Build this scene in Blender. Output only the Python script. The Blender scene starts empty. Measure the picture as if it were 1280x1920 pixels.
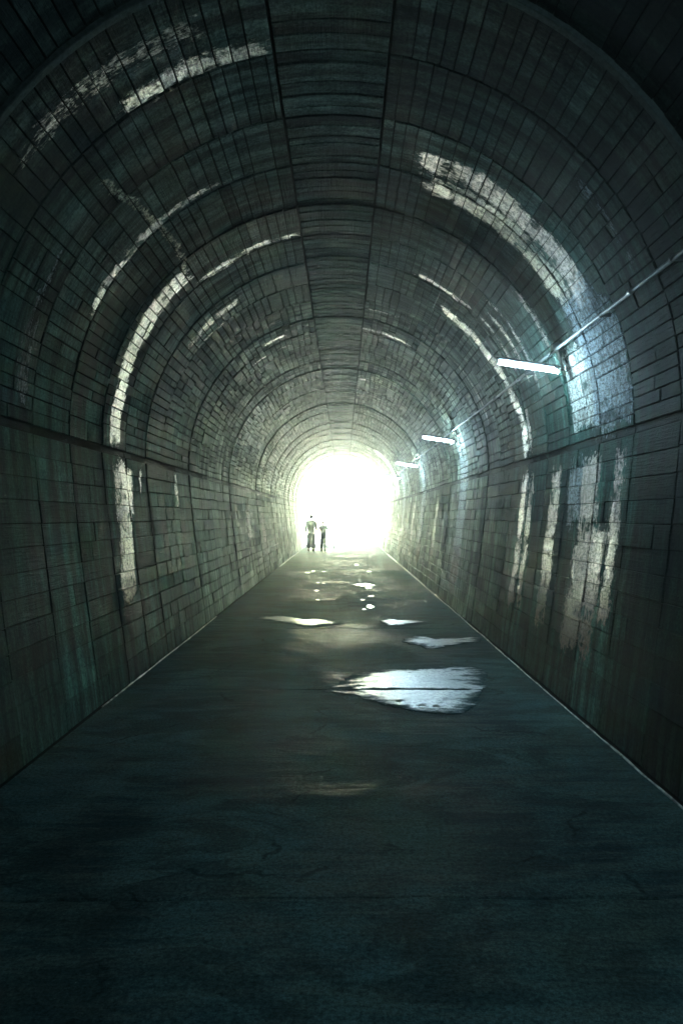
import bpy, bmesh, math, random
from mathutils import Vector, Matrix
R = random.Random(11)
S = bpy.context.scene
COL = S.collection

# ------------------------------------------------------------------ camera, sky, sun, exposure
cam = bpy.data.objects.new('camera', bpy.data.cameras.new('camera'))
COL.objects.link(cam)
CZ = 1.65
cam.location = (0, 0, CZ)
cam.rotation_euler = (math.radians(90), 0, 0)
cam.data.sensor_fit = 'VERTICAL'
cam.data.sensor_height = 36
cam.data.lens = 28
cam.data.shift_x = -4 / 1920
cam.data.shift_y = 8 / 1920
cam.data.clip_start = 0.05
cam.data.clip_end = 2000
S.camera = cam

SUN_EL, SUN_AZ = 46, 165
world = bpy.data.worlds.new('World')
S.world = world
world.use_nodes = True
wn = world.node_tree
bg = wn.nodes['Background']
sky = wn.nodes.new('ShaderNodeTexSky')
sky.sky_type = 'NISHITA'
sky.sun_disc = False
sky.sun_elevation = math.radians(SUN_EL)
sky.sun_rotation = math.radians(SUN_AZ)
wn.links.new(sky.outputs[0], bg.inputs[0])
bg.inputs[1].default_value = 0.06

sun = bpy.data.objects.new('sun', bpy.data.lights.new('sun', 'SUN'))
COL.objects.link(sun)
sun.data.energy = 4.5
sun.data.angle = math.radians(0.5)
sun.data.color = (1.0, 0.97, 0.93)
d = Vector((math.sin(math.radians(SUN_AZ)) * math.cos(math.radians(SUN_EL)),
            math.cos(math.radians(SUN_AZ)) * math.cos(math.radians(SUN_EL)), math.sin(math.radians(SUN_EL))))
sun.rotation_euler = d.to_track_quat('Z', 'Y').to_euler()
sun.location = (20, -60, 80)

vs = S.view_settings
S.display_settings.display_device = 'sRGB'
vs.view_transform = 'Standard'
vs.look = 'None'
vs.gamma = 1
vs.exposure = 7.95
vs.use_curve_mapping = False
cy = S.cycles
cy.max_bounces = 14
cy.diffuse_bounces = 9
cy.glossy_bounces = 4
cy.volume_bounces = 1
cy.use_denoising = True
cy.sample_clamp_indirect = 3.0
cy.caustics_reflective = False
cy.caustics_refractive = False
TUBE_POWER = 2.2
HAZE_DENSITY = 0.0034

# ------------------------------------------------------------------ tunnel profile
F = 28 / 36 * 1920
XC, RW, FW, HL, ZC = -.08, 2.37, 2.09, 2.36, 2.45
NP = 800


def half(z):
    t = max(0.0, min(1.0, z / HL))
    return FW + (RW - FW) * (1 - (1 - t) ** 1.25)


PT = []
_s, _l = 0.0, None
for i in range(NP + 1):
    if i <= 200:
        z = HL * i / 200
        x = half(z)
    elif i <= 204:
        z = HL + (ZC - HL) * (i - 200) / 4
        x = RW
    else:
        a = (math.pi / 2) * (i - 204) / (NP - 204)
        x, z = RW * math.cos(a), ZC + RW * math.sin(a)
    if _l:
        _s += math.hypot(x - _l[0], z - _l[1])
    _l = (x, z)
    PT.append((_s, x, z))
TOT = _s
SL = PT[200][0]


def prof(s):
    """half-profile point and inward normal at arc length s above the floor (right side)"""
    if s <= 0:
        return FW, s, -1.0, 0.0
    s = min(s, TOT)
    lo, hi = 0, NP
    while hi - lo > 1:
        m = (lo + hi) // 2
        if PT[m][0] <= s:
            lo = m
        else:
            hi = m
    a, b = PT[lo], PT[hi]
    t = (s - a[0]) / max(1e-9, b[0] - a[0])
    tx, tz = b[1] - a[1], b[2] - a[2]
    ln = math.hypot(tx, tz)
    return a[1] + t * tx, a[2] + t * tz, -tz / ln, tx / ln


def surf(side, s, y, off=0.0):
    """world point on the lining, off metres towards the inside"""
    x, z, nx, nz = prof(s)
    return Vector((XC + side * (x + nx * off), y, z + nz * off))


# ------------------------------------------------------------------ helpers
def obj(name, me, mat=None, parent=None, loc=None):
    o = bpy.data.objects.new(name, me)
    COL.objects.link(o)
    if mat is not None and me is not None:
        me.materials.append(mat)
    if parent is not None:
        o.parent = parent
    if loc is not None:
        o.location = loc
    return o


def tag(o, label=None, cat=None, group=None, kind=None):
    if label: o['label'] = label
    if cat: o['category'] = cat
    if group: o['group'] = group
    if kind: o['kind'] = kind
    return o


def empty(name, loc=(0, 0, 0), rz=0):
    o = bpy.data.objects.new(name, None)
    o.empty_display_size = .2
    COL.objects.link(o)
    o.location = loc
    o.rotation_euler = (0, 0, rz)
    return o


def bm_mesh(bm, name, smooth=False):
    me = bpy.data.meshes.new(name)
    bmesh.ops.recalc_face_normals(bm, faces=bm.faces)
    bm.to_mesh(me)
    bm.free()
    if smooth:
        for p in me.polygons: p.use_smooth = True
    return me


def add_box(bm, c, size, rot=None, bevel=0.0):
    r = bmesh.ops.create_cube(bm, size=1.0)
    M = Matrix.Translation(Vector(c)) @ (rot.to_4x4() if rot else Matrix.Identity(4)) @ Matrix.Diagonal((*size, 1))
    bmesh.ops.transform(bm, matrix=M, verts=r['verts'])
    if bevel:
        es = list({e for v in r['verts'] for e in v.link_edges})
        bmesh.ops.bevel(bm, geom=es, offset=bevel, segments=2, affect='EDGES')


def add_tube(bm, pts, rad, n=10, caps=True):
    rings = []
    pts = [Vector(p) for p in pts]
    for i, p in enumerate(pts):
        t = (pts[min(i + 1, len(pts) - 1)] - pts[max(i - 1, 0)]).normalized()
        up = Vector((0, 0, 1)) if abs(t.z) < .9 else Vector((1, 0, 0))
        u = t.cross(up).normalized()
        v = u.cross(t)
        rr = rad[i] if isinstance(rad, (list, tuple)) else rad
        rings.append([bm.verts.new(p + u * math.cos(a) * rr + v * math.sin(a) * rr)
                      for a in [2 * math.pi * k / n for k in range(n)]])
    for a, b in zip(rings, rings[1:]):
        for k in range(n):
            bm.faces.new((a[k], a[(k + 1) % n], b[(k + 1) % n], b[k]))
    if caps:
        bm.faces.new(rings[0][::-1])
        bm.faces.new(rings[-1])


class N:
    """small node helper"""
    def __init__(self, name):
        self.m = bpy.data.materials.new(name)
        self.m.use_nodes = True
        self.t = self.m.node_tree
        self.b = self.t.nodes['Principled BSDF']
        self.out = self.t.nodes['Material Output']

    def put(self, sock, v):
        if hasattr(v, 'is_output'):
            self.t.links.new(v, sock)
        else:
            sock.default_value = v

    def n(self, typ, props=None, **ins):
        nd = self.t.nodes.new(typ)
        for k, v in (props or {}).items(): setattr(nd, k, v)
        for k, v in ins.items():
            self.put(nd.inputs[int(k[1:])] if k[0] == 'i' and k[1:].isdigit() else nd.inputs[k], v)
        return nd

    def math(self, op, a, b=0.0, c=0.0, clamp=False):
        return self.n('ShaderNodeMath', dict(operation=op, use_clamp=clamp), i0=a, i1=b, i2=c).outputs[0]

    def smooth(self, v, lo, hi, a=0.0, b=1.0):
        nd = self.n('ShaderNodeMapRange', dict(interpolation_type='SMOOTHSTEP'))
        for i, x in enumerate((v, lo, hi, a, b)): self.put(nd.inputs[i], x)
        return nd.outputs[0]

    def mix(self, f, a, b, mode='MIX'):
        nd = self.n('ShaderNodeMix', dict(data_type='RGBA', blend_type=mode))
        self.put(nd.inputs[0], f)
        self.put(nd.inputs[6], a)
        self.put(nd.inputs[7], b)
        return nd.outputs[2]

    def noise(self, vec, scale, detail=3, rough=.55, scl=None, dist=0.0):
        if scl:
            vec = self.n('ShaderNodeVectorMath', dict(operation='MULTIPLY'), i0=vec, i1=scl).outputs[0]
        nd = self.n('ShaderNodeTexNoise', Vector=vec, Scale=scale, Detail=detail, Roughness=rough, Distortion=dist)
        return nd.outputs[0]

    def bump(self, h, strength, dist, normal=None):
        nd = self.n('ShaderNodeBump', Height=h, Strength=strength, Distance=dist)
        if normal is not None: self.t.links.new(normal, nd.inputs['Normal'])
        return nd.outputs[0]


def col(r, g, b): return (r, g, b, 1.0)


# mineral crusts, stains and painted lamp glow on the lining: (Y centre, half width, s from, s to, lean dY/ds, strength, colour, streaky)
CREAM, WHITE, PINK, BLUE = col(.58, .57, .43), col(.66, .65, .59), col(.56, .47, .41), col(.30, .36, .38)
LAMPLIT = col(.50, .56, .52)  # pale mineral bands with lamp glow put into the colour
LAMPBLUE = col(.34, .43, .48)  # bluish lamp glow put into the wall colour
LEFT_MARKS = [
    (4.90, .13, 3.85, 5.45, 0, .50, CREAM), (5.30, .10, 4.65, 5.78, 0, .95, CREAM),
    (7.03, .045, 4.45, 5.28, 0, .95, CREAM), (7.06, .085, 3.5, 4.55, 0, .85, WHITE),
    (8.52, .19, 2.40, 3.35, .0, 1.15, WHITE), (8.46, .20, 3.2, 4.48, -.03, .95, WHITE), (8.62, .05, 3.6, 4.6, -.1, .8, WHITE),
    (8.78, .36, 1.55, 2.28, .10, 1.1, WHITE), (8.62, .27, .74, 1.7, .28, 1.1, col(.62, .66, .42)),
    (8.90, .10, 4.5, 5.2, 0, 1.1, CREAM), (8.84, .06, 5.1, 5.75, 0, 1.2, CREAM),
    (10.3, .12, 3.9, 4.9, 0, .72, CREAM), (10.7, .05, 4.0, 4.6, .2, .8, CREAM),
    (11.6, .10, 1.75, 2.30, 0, .95, WHITE), (9.55, .035, 1.9, 2.28, 0, .95, WHITE),
    (6.05, .13, 2.5, 3.2, 0, .62, BLUE), (6.0, .03, 3.1, 3.8, 0, .8, BLUE),
    (11.4, .03, 5.8, 6.1, 0, .9, WHITE), (13.2, .05, 4.9, 5.3, 0, .85, WHITE), (13.9, .04, 4.5, 5.9, 0, .7, CREAM),
    (20.0, .35, 1.0, 2.2, .1, .6, CREAM), (23.5, .6, .4, 1.9, .1, .55, PINK), (17.8, .25, .8, 2.2, .1, .5, CREAM),
]
LEFT_CRACK = [(5.84, 4.30), (6.3, 4.39), (6.7, 4.43), (7.15, 4.48), (7.67, 4.53), (8.1, 4.50), (8.4, 4.42)]
RIGHT_MARKS = [
    (6.80, .18, 3.45, 5.55, 0, 1.0, PINK), (7.20, .19, 3.6, 5.42, 0, 1.05, CREAM),
    (9.73, .05, 4.3, 5.2, 0, 1.0, PINK), (9.3, .05, 3.2, 4.2, 0, .8, WHITE), (9.65, .04, 3.4, 4.25, 0, .85, WHITE), (9.0, .05, 3.2, 4.25, 0, .75, WHITE),
    (8.15, .07, 3.35, 4.1, 0, .7, PINK),
    (10.46, .13, 3.7, 4.85, 0, 1.1, WHITE), (10.3, .14, 3.0, 3.9, .22, 1.1, WHITE), (10.05, .15, 2.42, 3.2, .28, 1.1, WHITE),
    (9.75, .07, 2.42, 3.0, .1, .8, WHITE),
    (9.98, .17, .45, 2.26, 0, 1.05, WHITE), (9.62, .13, .5, 2.2, 0, 1.05, CREAM),
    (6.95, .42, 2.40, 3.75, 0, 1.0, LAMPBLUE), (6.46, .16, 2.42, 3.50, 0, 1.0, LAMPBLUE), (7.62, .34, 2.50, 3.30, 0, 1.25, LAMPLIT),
    (8.50, .19, .40, 2.26, 0, 1.05, PINK), (7.75, .24, 1.5, 2.26, 0, .95, BLUE), (7.30, .28, 1.5, 2.26, 0, 1.08, PINK),
    (7.20, .44, .38, 1.62, -.1, 1.0, PINK), (6.56, .12, .7, 2.26, 0, 1.0, PINK),
    (5.7, .07, 3.4, 4.35, 0, .6, BLUE), (4.45, .05, 3.2, 3.7, 0, .6, BLUE),
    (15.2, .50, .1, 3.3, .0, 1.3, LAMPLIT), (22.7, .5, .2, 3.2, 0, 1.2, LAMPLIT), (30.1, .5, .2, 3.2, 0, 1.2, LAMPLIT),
    (33.0, .5, 2.4, 4.8, 0, 1.2, WHITE), (19.3, .25, .3, 2.2, 0, .7, CREAM), (25.5, .35, .3, 2.2, 0, .7, CREAM),
    (12.05, .04, 5.2, 5.8, 0, 1.1, WHITE), (13.3, .05, 4.9, 5.9, 0, 1.0, WHITE), (18.0, .14, 5.5, 5.8, 0, 1.25, PINK),
    (12.2, .06, 3.0, 4.3, 0, .7, CREAM),
]
# dark wet runs, stains, and corner shade painted near the camera: (Y centre, half width, s from, s to, strength)
LEFT_DARK = [(8.78, .22, 2.9, 3.9, .8), (8.75, .12, 2.4, 2.7, .9), (8.05, .12, .3, 2.3, .75), (9.85, .10, .2, 2.3, .7), (7.45, .14, 2.4, 3.8, .7),
             (5.3, 1.2, .0, 2.5, .45), (6.6, .12, .2, 2.4, .6), (5.2, .45, 3.6, 4.6, .75), (3.45, 1.02, 2.4, 6.3, .85), (8.0, 4.2, 2.20, 2.46, .45), (12.5, .6, 2.3, 2.75, .7), (11.0, 1.6, 2.22, 2.45, .8),
             (14.5, .12, .1, 2.3, .6), (17.0, .15, .1, 2.3, .6), (19.0, .12, .1, 2.3, .5), (23, .8, 2.35, 2.6, .5)]
RIGHT_DARK = [(8.12, .17, .2, 2.3, .75), (6.82, .10, .9, 2.3, .85), (9.18, .25, .1, 2.25, .7), (5.5, .65, 2.3, 6.0, .45), (5.35, .85, .0, 3.3, .76),
              (7.02, .03, 3.9, 5.3, .7), (11.5, .9, 1.9, 2.42, .75), (10.7, .35, .1, 2.2, .6), (3.45, 1.02, 2.4, 6.3, .88), (8.0, 4.2, 2.20, 2.46, .45), (5.25, .22, 3.2, 4.3, .8),
              (8.9, .3, 4.3, 4.9, .5), (12.9, .15, .1, 2.3, .5), (17.3, .2, .1, 2.3, .5), (20.8, .2, .1, 2.3, .5), (18.5, 1.2, 2.25, 2.5, .6)]


def concrete(name, marks, darks, crack=None, wet=.72, crown=False):
    a = N(name)
    uv = a.n('ShaderNodeUVMap', dict(uv_map='lining')).outputs[0]
    sep = a.n('ShaderNodeSeparateXYZ', i0=uv)
    Y, s = sep.outputs[0], sep.outputs[1]
    pos = a.n('ShaderNodeNewGeometry').outputs['Position']
    tone = a.n('ShaderNodeAttribute', dict(attribute_name='tone')).outputs['Fac']
    big = a.noise(pos, 1.1, 4, .6)
    mid = a.noise(pos, 5.5, 4, .65)
    fine = a.noise(pos, 38, 3, .7)
    drip = a.noise(uv, 1.0, 4, .65, scl=(7.0, .55, 1))
    drip2 = a.noise(uv, 1.0, 3, .7, scl=(34.0, 1.8, 1))
    v = a.math('MULTIPLY_ADD', big, .75, a.math('MULTIPLY', mid, .7))
    v = a.math('MULTIPLY_ADD', a.math('SUBTRACT', fine, .5), .95, a.math('ADD', v, .17))
    c = a.mix(a.smooth(v, .62, 1.22), col(.007, .038, .031), col(.056, .142, .112))
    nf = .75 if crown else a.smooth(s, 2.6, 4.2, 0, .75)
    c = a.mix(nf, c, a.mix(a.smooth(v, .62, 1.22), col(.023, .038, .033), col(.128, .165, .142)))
    c = a.mix(a.smooth(Y, 8.5, 18.0, 0, .9), c, a.mix(a.smooth(v, .62, 1.22), col(.115, .150, .115), col(.38, .41, .32)))  # paler with depth: brightening toward the exit put into the colour
    c = a.mix(a.smooth(a.noise(pos, .75, 2, .5, scl=(1, 1.6, 1)), .56, .72, 0, .32), c, col(.085, .062, .046))
    c = a.mix(a.smooth(a.noise(pos, 1.3, 2, .5), .60, .74, 0, .6), c, col(.012, .058, .046))
    gr = a.smooth(drip, .36, .66, .30, 1.22)
    gr = a.math('MULTIPLY', gr, a.smooth(drip2, .2, .75, .75, 1.1))
    gr = a.math('MULTIPLY', gr, tone)
    c = a.mix(1.0, c, a.n('ShaderNodeCombineXYZ', i0=gr, i1=gr, i2=gr).outputs[0], 'MULTIPLY')
    # warped coordinates for the marks
    w1 = a.math('SUBTRACT', a.noise(uv, 1.0, 4, .7, scl=(5, 2.2, 1)), .5)
    w2 = a.math('SUBTRACT', a.noise(uv, 1.0, 3, .6, scl=(3, 1.5, 7)), .5)
    w3 = a.math('SUBTRACT', a.noise(uv, 1.0, 4, .75, scl=(13, 15, 1)), .5)
    Yw = a.math('MULTIPLY_ADD', w3, .20, a.math('MULTIPLY_ADD', w1, .20, Y))
    sw = a.math('MULTIPLY_ADD', w3, .5, a.math('MULTIPLY_ADD', w2, .45, s))
    rag = a.noise(uv, 1.0, 5, .75, scl=(30, 7, 1))
    rag2 = a.noise(pos, 17, 5, .78)
    dk = None
    for (yc, hw, s0, s1, st) in darks:
        dd = a.math('ABSOLUTE', a.math('MULTIPLY_ADD', Yw, 1 / hw, -yc / hw))
        hs = (s1 - s0) / 2 + .1
        ee = a.math('ABSOLUTE', a.math('MULTIPLY_ADD', sw, 1 / hs, -(s0 + s1) / 2 / hs))
        m = a.smooth(a.math('MAXIMUM', dd, ee), 1.25, .55, 0, st)
        dk = m if dk is None else a.math('MAXIMUM', dk, m)
    dk = a.math('MULTIPLY', dk, a.smooth(mid, .25, .6, .6, 1.0))
    c = a.mix(dk, c, col(.012, .017, .018))
    ragsum = a.math('MULTIPLY_ADD', rag, 2.0, a.math('MULTIPLY_ADD', rag2, 1.5, -1.75))
    stripe = a.math('ADD', a.smooth(a.noise(uv, 1.0, 4, .8, scl=(22, 1.8, 1)), .46, .62, 0, .8), a.smooth(tone, 1.05, .7, 0, .5), clamp=True)
    brk = a.smooth(a.noise(uv, 1.0, 3, .6, scl=(2.2, 3.4, 1)), .36, .50, .50, 1.04)
    total = gloss = None
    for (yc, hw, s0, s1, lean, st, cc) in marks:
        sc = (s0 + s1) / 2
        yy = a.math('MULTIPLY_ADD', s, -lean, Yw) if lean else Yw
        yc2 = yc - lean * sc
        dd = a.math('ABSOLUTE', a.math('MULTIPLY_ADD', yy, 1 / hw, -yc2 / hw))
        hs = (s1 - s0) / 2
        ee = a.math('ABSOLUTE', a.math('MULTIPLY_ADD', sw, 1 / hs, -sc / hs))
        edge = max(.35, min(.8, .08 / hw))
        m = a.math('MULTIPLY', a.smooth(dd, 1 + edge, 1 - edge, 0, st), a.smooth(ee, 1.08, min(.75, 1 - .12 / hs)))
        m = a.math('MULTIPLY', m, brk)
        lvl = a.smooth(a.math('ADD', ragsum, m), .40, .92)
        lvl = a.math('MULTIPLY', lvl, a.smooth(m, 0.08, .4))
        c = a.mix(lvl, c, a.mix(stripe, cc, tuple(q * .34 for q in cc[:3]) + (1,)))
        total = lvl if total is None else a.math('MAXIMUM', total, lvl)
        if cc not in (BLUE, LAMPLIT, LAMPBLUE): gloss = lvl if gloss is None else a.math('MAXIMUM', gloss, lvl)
    gloss = a.math('MULTIPLY', gloss, a.math('MULTIPLY', a.smooth(s, 1.6, 3.0, .62, .85), a.smooth(s, .55, 1.2, .15, 1)))
    if crack:
        near = None
        for (p, q) in zip(crack, crack[1:]):
            # distance to a segment that runs mostly along Y
            k = (q[1] - p[1]) / (q[0] - p[0])
            ln = a.math('ABSOLUTE', a.math('SUBTRACT', a.math('MULTIPLY_ADD', w1, .22, s), a.math('MULTIPLY_ADD', Y, k, p[1] - k * p[0])))
            ins = a.math('ABSOLUTE', a.math('MULTIPLY_ADD', Y, 2 / (q[0] - p[0]), -(p[0] + q[0]) / (q[0] - p[0])))
            m = a.math('MULTIPLY', a.smooth(ln, .045, .012), a.smooth(ins, 1.03, .99))
            near = m if near is None else a.math('MAXIMUM', near, m)
        near = a.math('MULTIPLY', near, a.smooth(rag2, .42, .55))
        c = a.mix(near, c, CREAM)
        total = a.math('MAXIMUM', total, near)
    # broken dark flecks through the crust
    fl = a.math('MULTIPLY', a.smooth(a.noise(uv, 1.0, 4, .8, scl=(17, 34, 1)), .54, .43), total)
    c = a.mix(a.math('MULTIPLY', fl, .85), c, col(.06, .06, .05))
    low = a.math('MULTIPLY', a.smooth(s, 1.25, .55), total)
    c = a.mix(a.math('MULTIPLY', low, .85), c, col(.095, .070, .050))
    a.put(a.b.inputs['Base Color'], c)
    ro = a.smooth(a.math('ADD', big, a.math('MULTIPLY', drip, .5)), .6, .95, wet, .95)
    ro = a.math('SUBTRACT', ro, a.math('MULTIPLY', gloss, .45))
    a.put(a.b.inputs['Roughness'], ro)
    a.put(a.b.inputs['Specular IOR Level'], a.math('MULTIPLY_ADD', gloss, .75, .03))
    h = a.math('MULTIPLY_ADD', fine, .35, a.math('MULTIPLY', a.noise(uv, 1.0, 4, .7, scl=(3, 60, 1)), .6))
    h = a.math('MULTIPLY_ADD', total, a.math('MULTIPLY_ADD', rag2, 1.3, .3), h)
    a.put(a.b.inputs['Normal'], a.bump(h, .8, .018))
    return a.m


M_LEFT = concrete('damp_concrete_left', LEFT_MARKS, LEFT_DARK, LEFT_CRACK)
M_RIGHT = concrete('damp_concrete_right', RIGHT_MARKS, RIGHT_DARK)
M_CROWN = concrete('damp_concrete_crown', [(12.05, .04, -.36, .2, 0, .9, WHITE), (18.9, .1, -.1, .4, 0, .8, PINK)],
                   [(6.3, .12, -.6, .6, .6), (8.95, .14, -.6, .6, .8), (12.5, .12, -.6, .6, .8), (3.45, 1.0, -.6, .6, .8)], crown=True)  # last dark mark paints the shade near the camera


def simple(name, c, rough=.6, metal=0.0, bumpy=0.0, scale=20, var=.25, spec=.4):
    a = N(name)
    pos = a.n('ShaderNodeNewGeometry').outputs['Position']
    nz = a.noise(pos, scale, 4, .6)
    k = a.smooth(nz, .3, .7, 1 - var, 1 + var)
    cc = a.mix(1.0, col(*c), a.n('ShaderNodeCombineXYZ', i0=k, i1=k, i2=k).outputs[0], 'MULTIPLY')
    a.put(a.b.inputs['Base Color'], cc)
    a.put(a.b.inputs['Roughness'], rough)
    a.put(a.b.inputs['Metallic'], metal)
    a.put(a.b.inputs['Specular IOR Level'], spec)
    if bumpy: a.put(a.b.inputs['Normal'], a.bump(nz, bumpy, .01))
    return a.m


M_MORTAR = simple('dark_mortar', (.010, .014, .012), .95, 0, .4, 30, .25, .0)
M_GALV = simple('galvanised_pipe', (.09, .11, .115), .6, .2, .1, 30, .3)
M_STEEL = simple('dark_painted_steel', (.045, .055, .058), .5, .3, .1, 40)
M_RIM = simple('pale_edge_strip', (.34, .34, .30), .5, 0, .3, 9, .8, .25)

# ------------------------------------------------------------------ lining blocks
rings = [-3.0, -2.05, -1.15, -.2, .7, 1.6, 2.55, 3.5, 4.48, 5.40, 6.29, 7.14, 8.09, 8.95, 9.86]
while rings[-1] < 45.4:
    rings.append(rings[-1] + R.uniform(.78, 1.0))
rings[-1] = 46.0
Y_END = 46.0


class Blocks:
    """collects lining blocks; the largest in view become objects of their own, the rest one joined part"""
    def __init__(self, parent, mat, name, side, crown=False):
        self.parent, self.mat, self.name, self.side, self.crown = parent, mat, name, side, crown
        self.items = []

    def add(self, s0, s1, y0, y1, off):
        self.items.append((s0, s1, y0, y1, off))

    def geo(self, it):
        s0, s1, y0, y1, off = it
        gs, gy = R.uniform(.0022, .0060), R.uniform(.004, .0105)
        if y0 > 10: gs, gy = gs * 1.5, gy * 1.4
        if 'wall' in self.name: gs, gy = gs * .55, gy * .5
        s0, s1, y0, y1 = s0 + gs, s1 - gs, y0 + gy + self.rg(y0), y1 - gy - self.rg(y1)
        ch = .003
        deep = -.03
        if self.crown:
            def P(s, y, o):
                # s runs across the crown, from left (negative) to right
                q = surf(1 if s >= 0 else -1, TOT - abs(s), y, o)
                return q
        else:
            def P(s, y, o): return surf(self.side, s, y, o)
        jt = [R.uniform(-.0025, .0025) for _ in range(4)]
        ns = 4 if self.crown else 1
        V, Fc = [], []
        ss = [s0 + (s1 - s0) * k / ns for k in range(ns + 1)]
        sf = [s0 + ch] + ss[1:-1] + [s1 - ch]
        def row(svals, y, o, ja, jb):
            idx = []
            for k, s in enumerate(svals):
                t = k / ns
                idx.append(len(V))
                V.append(P(s, y, o + ja * (1 - t) + jb * t))
            return idx
        f0 = row(sf, y0 + ch, off, jt[0], jt[1])
        f1 = row(sf, y1 - ch, off, jt[2], jt[3])
        e0 = row(ss, y0, off - ch, jt[0], jt[1])
        e1 = row(ss, y1, off - ch, jt[2], jt[3])
        d0 = row(ss, y0, deep, 0, 0)
        d1 = row(ss, y1, deep, 0, 0)
        for k in range(ns):
            Fc.append((f0[k], f0[k + 1], f1[k + 1], f1[k]))
            for (a, b, c2, d2) in ((e0, f0, 0, 0), (f1, e1, 0, 0), (d0, e0, 0, 0), (e1, d1, 0, 0)):
                Fc.append((a[k], a[k + 1], b[k + 1], b[k]))
        for k in (0, -1):
            q = ((e0[k], f0[k], f1[k], e1[k]), (d0[k], e0[k], e1[k], d1[k]))
            Fc += [x if k == 0 else x[::-1] for x in q]
        S2 = []
        sv = {}
        for idx, svals in ((f0, sf), (f1, sf), (e0, ss), (e1, ss), (d0, ss), (d1, ss)):
            for i, s in zip(idx, svals): sv[i] = s
        flip = (self.side < 0) and not self.crown
        if flip: Fc = [f[::-1] for f in Fc]
        uv = {i: (V[i].y, sv[i]) for i in sv}
        return V, Fc, uv

    def rg(self, y):
        for q, g in zip(rings, ring_gap):
            if abs(q - y) < 1e-6: return g
        return 0

    def make(self, V, Fc, UV, tones, name, origin=None):
        me = bpy.data.meshes.new(name)
        if origin is not None: V = [v - origin for v in V]
        me.from_pydata([tuple(v) for v in V], [], Fc)
        ul = me.uv_layers.new(name='lining')
        flat = []
        for f in Fc:
            for i in f: flat += list(UV[i])
        ul.data.foreach_set('uv', flat)
        at = me.attributes.new('tone', 'FLOAT', 'FACE')
        at.data.foreach_set('value', tones)
        return me

    def size(self, it):
        s0, s1, y0, y1, off = it
        if y0 < .8: return 0
        px = []
        for (s, y) in ((s0, y0), (s1, y0), (s0, y1), (s1, y1)):
            p = surf(1 if s >= 0 else -1, TOT - abs(s), y) if self.crown else surf(self.side, s, y)
            px.append((644 + F * p.x / p.y, 968 - F * (p.z - CZ) / p.y))
        if all(x < 0 or x > 1280 or z < 0 or z > 1920 for x, z in px): return 0
        (a, b, c, d2) = (Vector(p) for p in px)
        u, v = b - a, c - a
        u2, v2 = b - d2, c - d2
        return .5 * abs(u.x * v.y - u.y * v.x) + .5 * abs(u2.x * v2.y - u2.y * v2.x)

    def build(self, limit=300, minpx=40):
        order = sorted(self.items, key=self.size, reverse=True)
        single = [i for i in order[:limit] if self.size(i) > minpx]
        rest = [i for i in order if i not in set(single)]
        for it in single:
            V, Fc, UV = self.geo(it)
            c = sum(V, Vector()) / len(V)
            t = self.tone(it)
            obj(self.name, self.make(V, Fc, UV, [t] * len(Fc), self.name, c), self.mat, self.parent, c)
        AV, AF, AU, AT = [], [], {}, []
        for it in rest:
            V, Fc, UV = self.geo(it)
            b = len(AV)
            AV += V
            AF += [tuple(i + b for i in f) for f in Fc]
            for i, q in UV.items(): AU[i + b] = q
            AT += [self.tone(it)] * len(Fc)
        o = obj('far_' + self.name + 's', self.make(AV, AF, AU, AT, 'far_' + self.name), self.mat, self.parent)
        o['kind'] = 'stuff'

    def tone(self, it):
        k = max(q for q in range(len(rings)) if rings[q] <= it[2] + 1e-6)
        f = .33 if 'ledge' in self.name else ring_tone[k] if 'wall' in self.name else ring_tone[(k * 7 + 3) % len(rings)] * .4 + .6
        return f * min(1.6, max(.5, R.gauss(1.0, .2 if it[2] < 10 else .3)))


def shell(name, sa, sb, side, depth, mat):
    bm = bmesh.new()
    n = max(2, int((sb - sa) / .15))
    rows = []
    ys = [-30, -3, 10, 25, Y_END]
    for i in range(n + 1):
        s = sa + (sb - sa) * i / n
        rows.append([bm.verts.new(surf(side, s, y, -depth)) for y in ys])
    for a, b in zip(rows, rows[1:]):
        for k in range(len(ys) - 1): bm.faces.new((a[k], a[k + 1], b[k + 1], b[k]))
    return bm_mesh(bm, name)


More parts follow.
